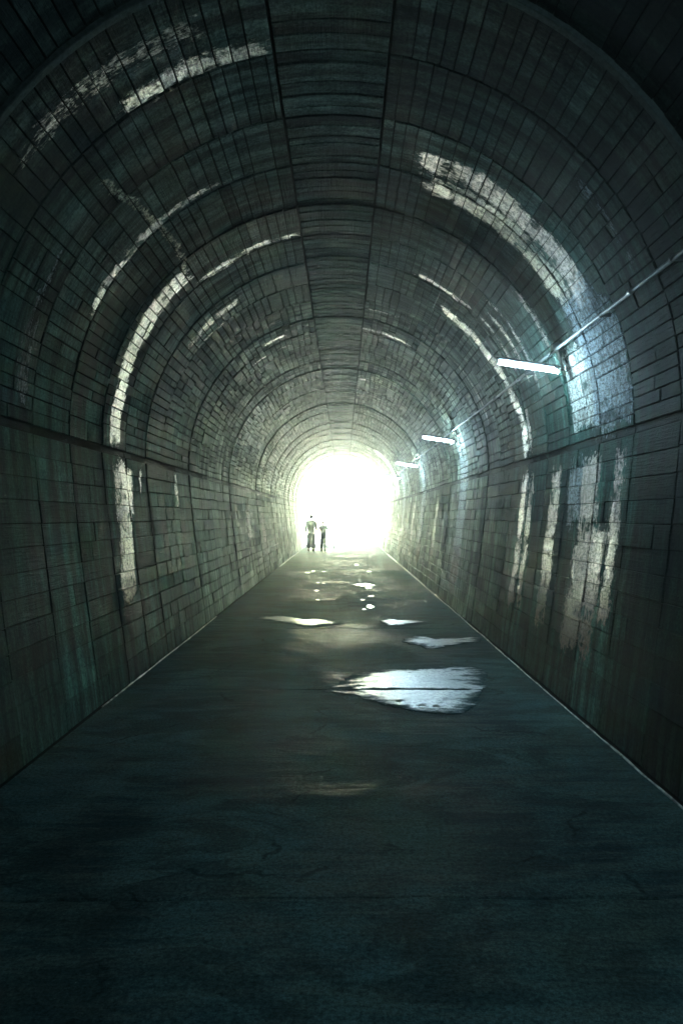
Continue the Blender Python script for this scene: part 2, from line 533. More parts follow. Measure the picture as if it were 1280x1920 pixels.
G0, G1 = SL - .058, SL + .012        # dark recess under the springing of the vault
CR = .385                          # half width of the crown strip
ring_off = {}
for i in range(len(rings)): ring_off[i] = R.uniform(-.005, .005) * (1.1 if rings[i] < 10 else 2.3)
ring_gap = [R.choice([0, 0, .002, .004, .009]) for _ in rings]
for _y, _g in ((6.29, .012), (8.95, .014), (5.40, .006), (3.5, .008)):
    ring_gap[min(range(len(rings)), key=lambda q: abs(rings[q] - _y))] = _g
ring_tone = [R.uniform(.62, 1.3) for _ in rings]
for side, nm, mat in ((-1, 'left', M_LEFT), (1, 'right', M_RIGHT)):
    w = obj('wall_' + nm, shell('wall_backing', -.12, SL + .04, side, .022 + .0, M_MORTAR), M_MORTAR)
    w['kind'] = 'structure'
    B = Blocks(w, mat, 'wall_block', side)
    for i in range(len(rings) - 1):
        y0, y1 = rings[i], rings[i + 1]
        ph = R.uniform(-.008, .008)
        nrow = 13
        hs = G0 / nrow
        sub = R.choice([0, 0, 1])
        for r in range(nrow):
            a = 0 if r == 0 else r * hs + ph * (1 if r < nrow else 0)
            b = G0 if r == nrow - 1 else (r + 1) * hs + ph
            off = ring_off[i] * .6 + R.uniform(-.004, .004)
            if r == 0: a = -.05
            q = R.random()
            if q < (.34 if y0 < 9 else .72):
                c = y0 + (y1 - y0) * (R.uniform(.47, .53) if r % 2 == sub else R.choice([.34, .66]))
                B.add(a, b, y0, c, off)
                B.add(a, b, c, y1, off + R.uniform(-.003, .003))
            elif q < (.36 if y0 < 9 else .76):
                c1, c2 = y0 + (y1 - y0) * .33, y0 + (y1 - y0) * .67
                for (p, q2) in ((y0, c1), (c1, c2), (c2, y1)): B.add(a, b, p, q2, off + R.uniform(-.004, .004))
            else:
                B.add(a, b, y0, y1, off)
    B.build()
    B = Blocks(w, mat, 'ledge_stone', side)
    for i in range(len(rings) - 1):
        yy = rings[i]
        while yy < rings[i + 1] - .01:
            y2 = min(rings[i + 1], yy + R.choice([.3, .45, .9]))
            if rings[i + 1] - y2 < .12: y2 = rings[i + 1]
            B.add(G0 + .003, G1 - .003, yy, y2, -.0205 + R.uniform(-.001, .004))
            yy = y2
    B.build(limit=90)
    v = obj('vault_' + nm, shell('vault_backing', SL - .04, TOT - CR + .03, side, .022, M_MORTAR), M_MORTAR)
    v['kind'] = 'structure'
    B = Blocks(v, mat, 'vault_block', side)
    for i in range(len(rings) - 1):
        y0, y1 = rings[i], rings[i + 1]
        s = G1
        top = TOT - CR - .013
        while s < top - .02:
            wd = R.uniform(.088, .118) * (2 if R.random() < .07 else 1)
            if top - (s + wd) < .05: wd = top - s
            off = ring_off[i] + R.gauss(0, .0022)
            if (y0 > 11 and R.random() < .62) or (s < 4 and R.random() < .4):
                c = y0 + (y1 - y0) * R.uniform(.35, .65)
                B.add(s, s + wd, y0, c, off)
                B.add(s, s + wd, c, y1, off + R.gauss(0, .003))
            else:
                B.add(s, s + wd, y0, y1, off)
            s += wd
    B.build()

# crown: short planks laid across
cw = bpy.data.meshes.new('crown_backing')
bm = bmesh.new()
rows = [[bm.verts.new(surf(1 if s >= 0 else -1, TOT - abs(s), y, -.022)) for y in (-30, -3, 46)] for s in
        [-.42 + .84 * k / 8 for k in range(9)]]
for a, b in zip(rows, rows[1:]):
    for k in range(2): bm.faces.new((a[k], a[k + 1], b[k + 1], b[k]))
crown = obj('vault_crown', bm_mesh(bm, 'crown_backing'), M_MORTAR)
crown['kind'] = 'structure'
B = Blocks(crown, M_CROWN, 'crown_board', 1, crown=True)
for i in range(len(rings) - 1):
    y0, y1 = rings[i], rings[i + 1]
    n = R.choice([5, 6, 6, 7])
    cuts = [y0] + [y0 + (y1 - y0) * (k + R.uniform(-.22, .22)) / n for k in range(1, n)] + [y1]
    for a, b in zip(cuts, cuts[1:]):
        B.add(-CR, CR, a, b, ring_off[i] * .8 - .002 + R.gauss(0, .0022))
B.build(limit=170)

# raised rib round the vault near the camera
def arch_strip(name, y0, y1, sa, sb, proud, mat, parent, side):
    bm = bmesh.new()
    n = 40
    rr = []
    for i in range(n + 1):
        s = sa + (sb - sa) * i / n
        rr.append([bm.verts.new(surf(side, s, y, o)) for (y, o) in ((y0, -.02), (y0, proud - .004), (y0 + .006, proud), (y1 - .006, proud), (y1, proud - .004), (y1, -.02))])
    for a, b in zip(rr, rr[1:]):
        for k in range(5): bm.faces.new((a[k], b[k], b[k + 1], a[k + 1]))
    return obj(name, bm_mesh(bm, name, False), mat, parent)


for side in (-1, 1):
    o = arch_strip('construction_joint_rib', 4.47, 4.53, G1, TOT - .0, .028, simple('joint_rib_concrete', (.045, .060, .054), .9, 0, .4, 30, .3, .1), None, side)
    o['kind'] = 'structure'
    o['label'] = 'thin raised concrete rib round the %s half of the vault' % ('left' if side < 0 else 'right')

# ------------------------------------------------------------------ floor
fa = N('wet_floor_concrete')
pos = fa.n('ShaderNodeNewGeometry').outputs['Position']
big = fa.noise(pos, .62, 5, .62, scl=(.9, .8, 1), dist=.7)
mid = fa.noise(pos, 2.6, 5, .68, scl=(.8, 1.3, 1), dist=.4)
fine = fa.noise(pos, 46, 4, .8)
grit_glint = fa.noise(pos, 120, 2, .6)
brush = fa.noise(pos, 1.0, 5, .75, scl=(1.6, 9, 1), dist=.35)
st = fa.noise(pos, 1.5, 6, .7, scl=(.6, 1, 1), dist=1.2)
c = fa.mix(fa.smooth(fa.math('MULTIPLY_ADD', mid, .6, big), .62, .98), col(.009, .024, .027), col(.042, .086, .084))
c = fa.mix(fa.smooth(brush, .42, .66, 0, .5), c, col(.066, .094, .080))
c = fa.mix(fa.smooth(st, .49, .57, 0, .55), c, col(.012, .022, .022))
c = fa.mix(fa.smooth(fa.noise(pos, 1.0, 3, .6, scl=(.5, .35, 1)), .50, .64, 0, .5), c, col(.050, .078, .060))
cr = fa.n('ShaderNodeTexVoronoi', dict(feature='DISTANCE_TO_EDGE'), Vector=fa.n('ShaderNodeVectorMath', dict(operation='ADD'), i0=pos, i1=fa.n('ShaderNodeTexNoise', Vector=pos, Scale=1.6, Detail=4.0).outputs[1]).outputs[0], Scale=.42).outputs[0]
crk = fa.math('MULTIPLY', fa.smooth(cr, .011, .002), fa.smooth(mid, .48, .56))
c = fa.mix(fa.math('MULTIPLY', crk, .6), c, col(.003, .006, .007))
k = fa.math('MULTIPLY', fa.smooth(fine, .28, .72, .45, 1.6), fa.smooth(grit_glint, .3, .7, .8, 1.2))
c = fa.mix(1.0, c, fa.n('ShaderNodeCombineXYZ', i0=k, i1=k, i2=k).outputs[0], 'MULTIPLY')
c = fa.mix(fa.smooth(grit_glint, .775, .80, 0, .8), c, col(.5, .55, .55))  # tiny wet glints painted as pale specks
fa.put(fa.b.inputs['Base Color'], c)
wetm = fa.smooth(fa.math('MULTIPLY_ADD', mid, .5, big), .60, .85)
fa.put(fa.b.inputs['Roughness'], fa.math('MULTIPLY_ADD', wetm, .3, .5))
fa.put(fa.b.inputs['Specular IOR Level'], .004)
h = fa.math('MULTIPLY_ADD', brush, 1.0, fa.math('MULTIPLY', fine, .25))
fa.put(fa.b.inputs['Normal'], fa.bump(fa.math('MULTIPLY_ADD', mid, .8, h), .7, .02))
M_FLOOR = fa.m

FX0, FX1 = XC - 2.00, XC + 1.985
joints = [-30, -13.4, -9.1, -4.9, -.72, 3.44, 7.58, 11.73, 15.9, 20.0, 24.2, 28.3, 32.5, 36.6, 41.0, 46.0]
floor = obj('tunnel_floor', None)
bm = bmesh.new()
add_box(bm, (XC, 8.1, -.16), (FW * 2 + .1, 76, .2))
me = bm_mesh(bm, 'floor_bed')
bpy.data.objects.remove(floor)
floor = obj('tunnel_floor', me, M_MORTAR)
floor['kind'] = 'structure'
NX = 60


def jline(k):
    rr = random.Random(900 + k)
    if k == 0 or k == len(joints) - 1: return [0.0] * (NX + 1), [0.0] * (NX + 1)
    v, out, gap = 0, [], []
    ph = rr.uniform(0, 6)
    for i in range(NX + 1):
        v = v * .86 + rr.uniform(-.012, .012)
        out.append(v * .8 + .015 * math.sin(ph + i * .09))
        gap.append(max(.0003, .0025 + .003 * math.sin(ph + i * .21) + rr.uniform(-.002, .002)))
    return out, gap


JL = [jline(k) for k in range(len(joints))]
for k in range(len(joints) - 1):
    a, ga = JL[k]
    b, gb = JL[k + 1]
    bm = bmesh.new()
    yc = (joints[k] + joints[k + 1]) / 2
    rt, lo = [], []
    nv = 3
    hz = R.uniform(-.002, .002)
    for i in range(NX + 1):
        x = FX0 + (FX1 - FX0) * i / NX
        ya = joints[k] + a[i] + ga[i]
        yb = joints[k + 1] + b[i] - gb[i]
        colv = [bm.verts.new((x, ya - yc, -.055)), bm.verts.new((x, ya - yc, -.006 + hz))]
        colv += [bm.verts.new((x, (ya + .008) * (1 - t) + (yb - .008) * t - yc, hz)) for t in (0, .33, .66, 1)]
        colv += [bm.verts.new((x, yb - yc, -.006 + hz)), bm.verts.new((x, yb - yc, -.055))]
        rt.append(colv)
    for p, q in zip(rt, rt[1:]):
        for j in range(7): bm.faces.new((p[j], q[j], q[j + 1], p[j + 1]))
    bm.faces.new(rt[0]); bm.faces.new(rt[-1][::-1])
    obj('floor_slab', bm_mesh(bm, 'floor_slab'), M_FLOOR, floor, (0, yc, 0))
# pale edge strips between slab and gutter
for side, xx, ya, yb, nm in ((1, FX1 + .008, -4, 46, 'right'), (-1, FX0 - .006, 6.9, 13.2, 'left'), (-1, FX0 - .006, 26, 46, 'left')):
    bm = bmesh.new()
    rr = random.Random(5 + int(ya))
    pts, rad, y, dx = [], [], ya, 0
    while y <= yb:
        dx = dx * .8 + rr.uniform(-.004, .004)
        pts.append((xx + dx, y, .0 + dx * .3)); rad.append(.008 + rr.uniform(-.003, .002) * (1 if side > 0 else 1.4)); y += .16
    add_tube(bm, pts, rad, 6)
    o = obj('edge_strip', bm_mesh(bm, 'edge_strip'), M_RIM, floor)

# pale puddles / mineral films
pa = N('pale_wet_silt')
pos = pa.n('ShaderNodeNewGeometry').outputs['Position']
n1 = pa.noise(pos, 30, 4, .75, scl=(1, .6, 1))
n2 = pa.noise(pos, 2.2, 3, .6, scl=(.6, 1.6, 1))
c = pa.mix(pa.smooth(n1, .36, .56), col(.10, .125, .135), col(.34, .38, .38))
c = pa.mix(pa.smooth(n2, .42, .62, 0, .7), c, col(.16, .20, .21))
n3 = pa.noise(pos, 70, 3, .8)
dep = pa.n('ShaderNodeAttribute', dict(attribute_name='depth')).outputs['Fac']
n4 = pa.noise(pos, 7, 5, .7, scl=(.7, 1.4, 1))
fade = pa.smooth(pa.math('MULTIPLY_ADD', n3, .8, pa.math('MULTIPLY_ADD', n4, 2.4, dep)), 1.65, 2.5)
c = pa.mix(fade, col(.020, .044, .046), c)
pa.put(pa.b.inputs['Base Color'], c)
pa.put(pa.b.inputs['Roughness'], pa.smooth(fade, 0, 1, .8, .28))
pa.put(pa.b.inputs['Specular IOR Level'], pa.math('MULTIPLY', fade, .32))
pa.put(pa.b.inputs['Normal'], pa.bump(pa.math('MULTIPLY_ADD', n1, .4, n2), .35, .01))
M_PUD = pa.m


def px_floor(px, py):
    Y = CZ * F / (py - 968)
    return ((px - 644) / F * Y, Y)


def puddle(outline, label, seed, dense=True):
    pts = [Vector(p) for p in outline]
    c = sum(pts, Vector((0, 0))) / len(pts)
    rr = random.Random(seed)
    fin = []
    n = len(pts)
    sub = 6 if dense else 3
    for i in range(n):
        p0, p1, p2, p3 = pts[i - 1], pts[i], pts[(i + 1) % n], pts[(i + 2) % n]
        for k in range(sub):
            t = k / sub
            q = .5 * ((2 * p1) + (p2 - p0) * t + (2 * p0 - 5 * p1 + 4 * p2 - p3) * t * t + (3 * p1 - p0 - 3 * p2 + p3) * t ** 3)
            sc = .022 if dense else .012
            fin.append(q + Vector((rr.uniform(-sc, sc), rr.uniform(-sc, sc) * 1.5)))
    bm = bmesh.new()
    top = [bm.verts.new((q.x - c.x, q.y - c.y, .007)) for q in fin]
    ins = [bm.verts.new(((q.x - c.x) * 1.012, (q.y - c.y) * 1.012, .003)) for q in fin]
    inn = [bm.verts.new(((q.x - c.x) * k, (q.y - c.y) * k, .0075)) for q, k in zip(fin, [(.48 if dense else .8) + .12 * math.sin(i * .9) for i in range(len(fin))])]
    bm.faces.new(inn)
    m = len(top)
    for i in range(m): bm.faces.new((inn[i], top[i], top[(i + 1) % m], inn[(i + 1) % m]))
    inner_co = {(round(v.co.x, 5), round(v.co.y, 5)) for v in inn}
    for i in range(m): bm.faces.new((top[i], ins[i], ins[(i + 1) % m], top[(i + 1) % m]))
    bmesh.ops.triangulate(bm, faces=bm.faces)
    me = bm_mesh(bm, 'puddle')
    at = me.attributes.new('depth', 'FLOAT', 'POINT')
    for i, v in enumerate(me.vertices): at.data[i].value = 1.0 if (round(v.co.x, 5), round(v.co.y, 5)) in inner_co or (dense and seed < 3 and abs(v.co.y + c.y - J - .003) < .085 and v.co.x + c.x > .12) else 0.0
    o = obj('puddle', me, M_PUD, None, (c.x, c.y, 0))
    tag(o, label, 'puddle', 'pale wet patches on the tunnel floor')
    return o


# world outlines (x across, y along the tunnel) of the big patches
J = 7.58
puddle([(-.09, 7.64), (-.05, 7.80), (.09, 8.21), (.26, 8.46), (.55, 8.58), (.91, 8.66), (1.26, 8.76), (1.48, 8.62), (1.46, 8.2), (1.38, 7.9), (1.34, 7.635), (1.0, 7.63), (.5, 7.635)],
       'large pale wet patch just beyond the second floor joint, blue white at its right end', 1)
puddle([(-.16, 7.535), (.06, 7.33), (.27, 7.10), (.46, 6.84), (.61, 6.71), (.83, 6.64), (1.02, 6.71), (1.13, 6.95), (1.22, 7.2), (1.30, 7.525), (1.0, 7.53), (.4, 7.53)],
       'large pale patch on the near side of the second floor joint', 2)
puddle([(.78, 10.45), (.92, 10.85), (1.06, 10.95), (1.18, 10.75), (1.5, 10.75), (2.0 - .16, 10.85), (1.80, 10.5), (1.55, 10.3), (1.25, 10.0), (1.05, 9.86), (.98, 10.1)],
       'bluish wet patch shaped like a fish, near the right edge strip', 3)
puddle([(.58, 12.45), (.66, 12.78), (.85, 12.72), (1.30, 12.45), (1.05, 12.2), (.90, 12.05), (.68, 11.98)],
       'small pointed white patch beyond the third floor joint on the right', 4)
puddle([(-1.46, 12.95), (-1.2, 13.2), (-.9, 13.1), (-.62, 12.72), (-.36, 12.85), (-.16, 12.5), (-.03, 12.25), (-.3, 11.98), (-.55, 11.92), (-.85, 12.25), (-1.2, 12.6)],
       'long cream patch left of the middle beyond the third floor joint', 5)
sm = [((684, 1097), (18, 4.5), 'white puddle in the middle distance, widest of the far puddles'), ((691, 1103), (5, 2), 'tiny white puddle touching the near edge of the widest far puddle'),
      ((693, 1138), (7, 6), 'small bright puddle between the widest far puddle and the pointed patch'), ((682, 1143), (4, 1.8), 'speck of water left of the small bright puddle'),
      ((696, 1118), (5, 2.3), 'small puddle halfway behind the bright one'), ((668, 1059), (4.5, 3), 'small glinting puddle farthest along the floor near its middle'),
      ((575, 1074), (5, 1.6), 'left one of two glinting puddles near the left wall'), ((587, 1071), (4, 2.2), 'right one of two glinting puddles near the left wall'),
      ((596, 1093), (3.2, 1.6), 'tiny round puddle left of centre, left one of a pair'), ((607, 1094), (3.2, 1.4), 'tiny round puddle left of centre, right one of a pair'),
      ((593, 1108), (4.2, 2.2), 'small round puddle left of centre before the tiny pair'), ((596, 1125), (3.6, 1.8), 'small round puddle left of centre nearest the cream patch'),
      ((607, 1072), (2.6, 1.3), 'pinpoint puddle right of the two glinting puddles'), ((692, 1072), (4, 1.3), 'thin far puddle right of the middle'),
      ((680, 1125), (3, 1.2), 'pinpoint puddle behind and left of the small bright puddle')]
for i, ((px, py), (rx, ry), lb) in enumerate(sm):
    rr = random.Random(40 + i)
    out = []
    for k in range(9):
        an = -2 * math.pi * k / 9
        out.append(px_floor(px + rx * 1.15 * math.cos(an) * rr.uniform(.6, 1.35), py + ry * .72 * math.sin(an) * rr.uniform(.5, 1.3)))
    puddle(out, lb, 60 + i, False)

# ------------------------------------------------------------------ conduit and lamps on the right side
S_PIPE = 3.34
pp = surf(1, S_PIPE, 0, .075)
pipe = empty('cable_conduit', (pp.x, 0, pp.z))
tag(pipe, 'straight galvanised conduit pipe running along the right side above the lamps', 'conduit')
bm = bmesh.new()
pts, y, rr = [], -3.0, random.Random(3)
while y <= 45.8:
    t = ((y - .3) % 7.47) / 7.47
    pts.append((rr.uniform(-.003, .003), y, -.018 * math.sin(math.pi * t) + rr.uniform(-.002, .002)))
    y += .5
add_tube(bm, pts, .0165, 10)
obj('pipe', bm_mesh(bm, 'pipe', True), M_GALV, pipe)
bm = bmesh.new()
add_tube(bm, [(0, -.045, 0), (0, .045, 0)], .023, 10)
sock = bm_mesh(bm, 'pipe_coupling', True)
sock.materials.append(M_GALV)
bm = bmesh.new()
add_box(bm, (.035, 0, 0), (.09, .022, .03), None, .003)
add_tube(bm, [(0, -.013, 0), (0, .013, 0)], .024, 10)
clampm = bm_mesh(bm, 'pipe_clamp')
clampm.materials.append(M_STEEL)
for y in [2.1, 5.72, 9.4, 13.0, 16.6, 20.3, 24.0, 27.6]:
    obj('pipe_coupling', sock, None, pipe, (0, y, -.01))
for y in [1.2, 3.1, 5.0, 6.4, 9.0, 10.9, 12.8, 16.4, 18.5, 20.6, 24.2, 26.4, 28.5, 32, 35, 39]:
    obj('pipe_clamp', clampm, None, pipe, (0, y, -.01))

ta = N('lit_fluorescent_tube')
em = ta.n('ShaderNodeEmission', Color=col(.55, .83, 1.0), Strength=TUBE_POWER)
ta.t.links.new(em.outputs[0], ta.out.inputs[0])
M_TUBE = ta.m
M_LENS = simple('pale_lamp_end_cap', (.5, .52, .52), .4)


def make_lamp():
    t = empty('tube_lamp')
    tilt = Matrix.Rotation(math.radians(8.5), 3, 'Y')
    base = Vector((2.10, 0, 3.07))
    ax = Vector((-.99, 0, .15)).normalized()
    def at(u, dz=0.0, dy=0.0): return base + ax * u + Vector((0, dy, dz))
    bm = bmesh.new()
    add_tube(bm, [at(.012), at(.59)], .020, 16)
    obj('tube', bm_mesh(bm, 'tube', True), M_TUBE, t)
    bm = bmesh.new()
    add_box(bm, at(.30, .040), (.64, .062, .026), tilt, .006)
    obj('housing', bm_mesh(bm, 'housing'), M_STEEL, t)
    for u in (-.004, .603):
        bm = bmesh.new()
        add_box(bm, at(u, .004), (.022, .062, .060), tilt, .006)
        obj('lamp_holder', bm_mesh(bm, 'lamp_holder'), M_LENS, t)
    bm = bmesh.new()
    add_box(bm, (2.128, 0, 3.16), (.012, .07, .27), Matrix.Rotation(math.radians(-17), 3, 'Y'), .002)
    add_box(bm, (2.11, 0, 3.085), (.10, .055, .012), tilt, .002)
    add_box(bm, (2.115, .0, 3.275), (.10, .05, .012), Matrix.Rotation(math.radians(-10), 3, 'Y'), .002)
    obj('bracket', bm_mesh(bm, 'bracket'), M_STEEL, t)
    bm = bmesh.new()
    add_box(bm, (2.07, .0, 3.30), (.07, .12, .075), Matrix.Rotation(math.radians(-17), 3, 'Y'), .008)
    obj('junction_box', bm_mesh(bm, 'junction_box'), M_STEEL, t)
    bm = bmesh.new()
    add_tube(bm, [(2.08, -.03, 3.29), (2.02, -.035, 3.25), (1.99, -.03, 3.18), (2.0, -.01, 3.12)], .006, 6)
    obj('lead_wire', bm_mesh(bm, 'lead_wire', True), M_STEEL, t)
    return t


def copy_tree(o):
    c = o.copy()
    COL.objects.link(c)
    for ch in o.children:
        d2 = ch.copy()
        COL.objects.link(d2)
        d2.parent = c
    return c


lamp0 = make_lamp()
for i, (y, lb) in enumerate([(.35, 'added lit fluorescent tube lamp above the camera, unseen, brightening the near floor'),  # unseen lamp added to brighten the near floor
                             (7.8, 'large lit fluorescent tube lamp above the blue white stained wall'),
                             (15.2, 'second lit tube lamp along the conduit, over the broad pale vertical wall band'),
                             (22.7, 'third lit tube lamp, in the middle of the row of five'),
                             (30.2, 'fourth lit tube lamp, shining beside the pale arch near the exit'),
                             (37.7, 'lit tube lamp farthest away, next to the bright tunnel mouth')]):
    o = lamp0 if i == 0 else copy_tree(lamp0)
    o.location = (0, y, 0)
    tag(o, lb, 'lamp', 'fluorescent lamps along the right side of the tunnel')

# ------------------------------------------------------------------ portal and outside
M_EXT = simple('pale_weathered_concrete', (.36, .36, .32), .85, 0, .4, 6, .2)
bm = bmesh.new()
outer, inner = [], []
n = 48
for i in range(n + 1):
    s = i / n * 2
    side = 1 if s <= 1 else -1
    q = TOT * (s if s <= 1 else 2 - s)
    p = surf(side, q, 0, -.021)
    inner.append((p.x, p.z))
    a = math.pi * i / n
    ox, oz = 9 * math.cos(a), 9 * math.sin(a)
    m = max(abs(ox) / 8.0, oz / 7.5, .001)
    outer.append((XC + ox / m, oz / m - .3))
for y in (42.0, 42.6):
    pass
vi0 = [bm.verts.new((x, 46.003, z)) for x, z in inner]
vi1 = [bm.verts.new((x, 46.6, z)) for x, z in inner]
vo0 = [bm.verts.new((x, 46.003, z)) for x, z in outer]
vo1 = [bm.verts.new((x, 46.6, z)) for x, z in outer]
for k in range(n):
    bm.faces.new((vi0[k], vi0[k + 1], vi1[k + 1], vi1[k]))
    bm.faces.new((vi1[k], vi1[k + 1], vo1[k + 1], vo1[k]))
    bm.faces.new((vi0[k], vi0[k + 1], vo0[k + 1], vo0[k]))
    bm.faces.new((vo0[k], vo0[k + 1], vo1[k + 1], vo1[k]))
o = obj('portal_wall', bm_mesh(bm, 'portal_wall'), M_EXT)
o['kind'] = 'structure'
bm = bmesh.new()
add_box(bm, (XC, -30.2, 2.3), (6, .3, 6))
o = obj('daylight_block_wall', bm_mesh(bm, 'daylight_block_wall'), M_MORTAR)  # unseen wall added to keep daylight out of the rear end
o['kind'] = 'structure'

gm = N('grassy_ground')
pos = gm.n('ShaderNodeNewGeometry').outputs['Position']
c = gm.mix(gm.smooth(gm.noise(pos, .35, 5, .6), .35, .65), col(.36, .41, .28), col(.48, .51, .39))
gm.put(gm.b.inputs['Base Color'], c)
gm.put(gm.b.inputs['Roughness'], .9)
bm = bmesh.new()
NG = 60
vv = {}
def gh(x, y):
    if y < 48: return -.32
    t = max(0, (y - 66)) * .42 + max(0, abs(x) - 4.2) * .9  # side banks shaped to screen sky light from the exit
    return -.32 + min(38, t) + .5 * math.sin(x * .31 + y * .17) * min(1, t / 4)
for i in range(NG + 1):
    for j in range(NG + 1):
        x = -600 + 1200 * (i / NG)
        x = math.copysign(abs(x / 600) ** 2.6 * 600, x)
        y = -300 + 1200 * j / NG if False else 52 + math.copysign(abs((j / NG * 2 - 1)) ** 2.4 * 700, j / NG * 2 - 1)
        vv[i, j] = bm.verts.new((x, y, gh(x, y)))
for i in range(NG):
    for j in range(NG): bm.faces.new((vv[i, j], vv[i + 1, j], vv[i + 1, j + 1], vv[i, j + 1]))
o = obj('ground', bm_mesh(bm, 'ground', True), gm.m)
o['kind'] = 'structure'
bm = bmesh.new()
add_box(bm, (XC, 58.3, -.15), (5.4, 23.3, .28))
o = obj('path', bm_mesh(bm, 'path'), simple('sunlit_path_concrete', (.42, .42, .38), .8, 0, .3, 5, .15))
o['kind'] = 'structure'

bm = bmesh.new()
hv = {}
for i in range(25):
    for j in range(21):
        x, y = -60 + 5 * i, 46.55 - 4.5 * j
        z = 6.6 + min(30, (46.55 - y) * .85) + 1.2 * math.sin(x * .3 + y * .2) * min(1, j / 2)
        hv[i, j] = bm.verts.new((x, y, z))
for i in range(24):
    for j in range(20): bm.faces.new((hv[i, j], hv[i + 1, j], hv[i + 1, j + 1], hv[i, j + 1]))
o = obj('shading_hillside', bm_mesh(bm, 'shading_hillside', True), gm.m)  # unseen hill over the tunnel, added to shade the ground outside
o['kind'] = 'structure'
M_BARK = simple('bark', (.10, .075, .05), .9, 0, .6, 14)
M_LEAFS = []
for nm, cc in (('fresh_leaves', (.11, .17, .035)), ('mid_leaves', (.07, .12, .035)), ('bluish_leaves', (.06, .10, .06))):
    a = N(nm)
    rnd = a.n('ShaderNodeNewGeometry').outputs['Random Per Island']
    k = a.smooth(rnd, 0, 1, .6, 1.45)
    a.put(a.b.inputs['Base Color'], a.mix(1.0, col(*cc), a.n('ShaderNodeCombineXYZ', i0=k, i1=k, i2=k).outputs[0], 'MULTIPLY'))
    a.put(a.b.inputs['Roughness'], .55)
    a.put(a.b.inputs['Transmission Weight'], 0)
    M_LEAFS.append(a.m)


def tree(x, y, h, spread, mat, label, seed):
    rr = random.Random(seed)
    z0 = gh(x, y)
    t = empty('leafy_tree', (x, y, z0 - .1))
    tag(t, label, 'tree', 'trees beyond the tunnel mouth')
    bm = bmesh.new()
    p = Vector((0, 0, 0))
    tr = [p.copy()]
    for k in range(6):
        p = p + Vector((rr.uniform(-.15, .15), rr.uniform(-.15, .15), h * .11))
        tr.append(p.copy())
    r0 = h * .026
    add_tube(bm, tr, [r0 * (1.3 - .14 * k) for k in range(7)], 8)
    tips = []
    for k in range(11):
        b0 = tr[rr.choice([2, 3, 4, 5, 6])]
        a = rr.uniform(0, 6.28)
        L = spread * rr.uniform(.5, .95)
        e = b0 + Vector((math.cos(a) * L, math.sin(a) * L, h * rr.uniform(.12, .38)))
        m = (b0 + e) / 2 + Vector((0, 0, h * .04))
        add_tube(bm, [b0, m, e], [r0 * .45, r0 * .3, r0 * .1], 5)
        tips += [m, e, (m + e) / 2]
    obj('trunk', bm_mesh(bm, 'trunk', True), M_BARK, t)
    bm = bmesh.new()
    for tp in tips + [tr[-1] + Vector((0, 0, h * .1))]:
        R1 = spread * rr.uniform(.22, .42)
        for _ in range(75):
            dv = Vector((rr.gauss(0, 1), rr.gauss(0, 1), rr.gauss(0, .8)))
            c = tp + dv.normalized() * R1 * rr.random() ** .4
            u = Vector((rr.uniform(-1, 1), rr.uniform(-1, 1), rr.uniform(-.6, .6))).normalized()
            w = u.cross(Vector((rr.uniform(-1, 1), rr.uniform(-1, 1), rr.uniform(-1, 1)))).normalized()
            sz = rr.uniform(.10, .2)
            vs4 = [bm.verts.new(c + q) for q in (-u * sz, w * sz * .45, u * sz, -w * sz * .45)]
            bm.faces.new(vs4)
    obj('crown', bm_mesh(bm, 'crown'), mat, t)


tree(-1.9, 64, 9.5, 3.4, M_LEAFS[0], 'yellow green tree seen at the top left of the tunnel mouth', 1)
tree(2.6, 67, 8.5, 3.2, M_LEAFS[1], 'green tree behind the right half of the tunnel mouth', 2)
tree(-5.5, 70, 11, 4.0, M_LEAFS[1], 'tall tree behind the left edge of the tunnel mouth', 3)
tree(.6, 76, 10, 4.2, M_LEAFS[2], 'bluish tree in the middle, uphill of the others', 4)
tree(6.8, 60, 8, 3.2, M_LEAFS[0], 'tree on the bank outside to the right of the exit', 5)

# ------------------------------------------------------------------ people
M_SKIN = simple('skin', (.50, .33, .25), .5, 0, .1, 40, .1)
M_HAIR = simple('dark_hair', (.020, .018, .018), .5, 0, .4, 60)
M_SHIRT = simple('grey_top_fabric', (.05, .055, .06), .85, 0, .3, 40)
M_PANTS = simple('dark_trousers_fabric', (.050, .050, .062), .9, 0, .3, 40)
M_BROWN = simple('brown_boots_leather', (.075, .035, .028), .5, 0, .2, 30)
M_SHIRT2 = simple('light_grey_shirt_fabric', (.12, .125, .13), .85, 0, .3, 40)
M_SHOE = simple('dark_shoes', (.03, .035, .03), .6)
M_UMB = simple('folded_umbrella_cloth', (.06, .07, .08), .6)


FAT = 1.28


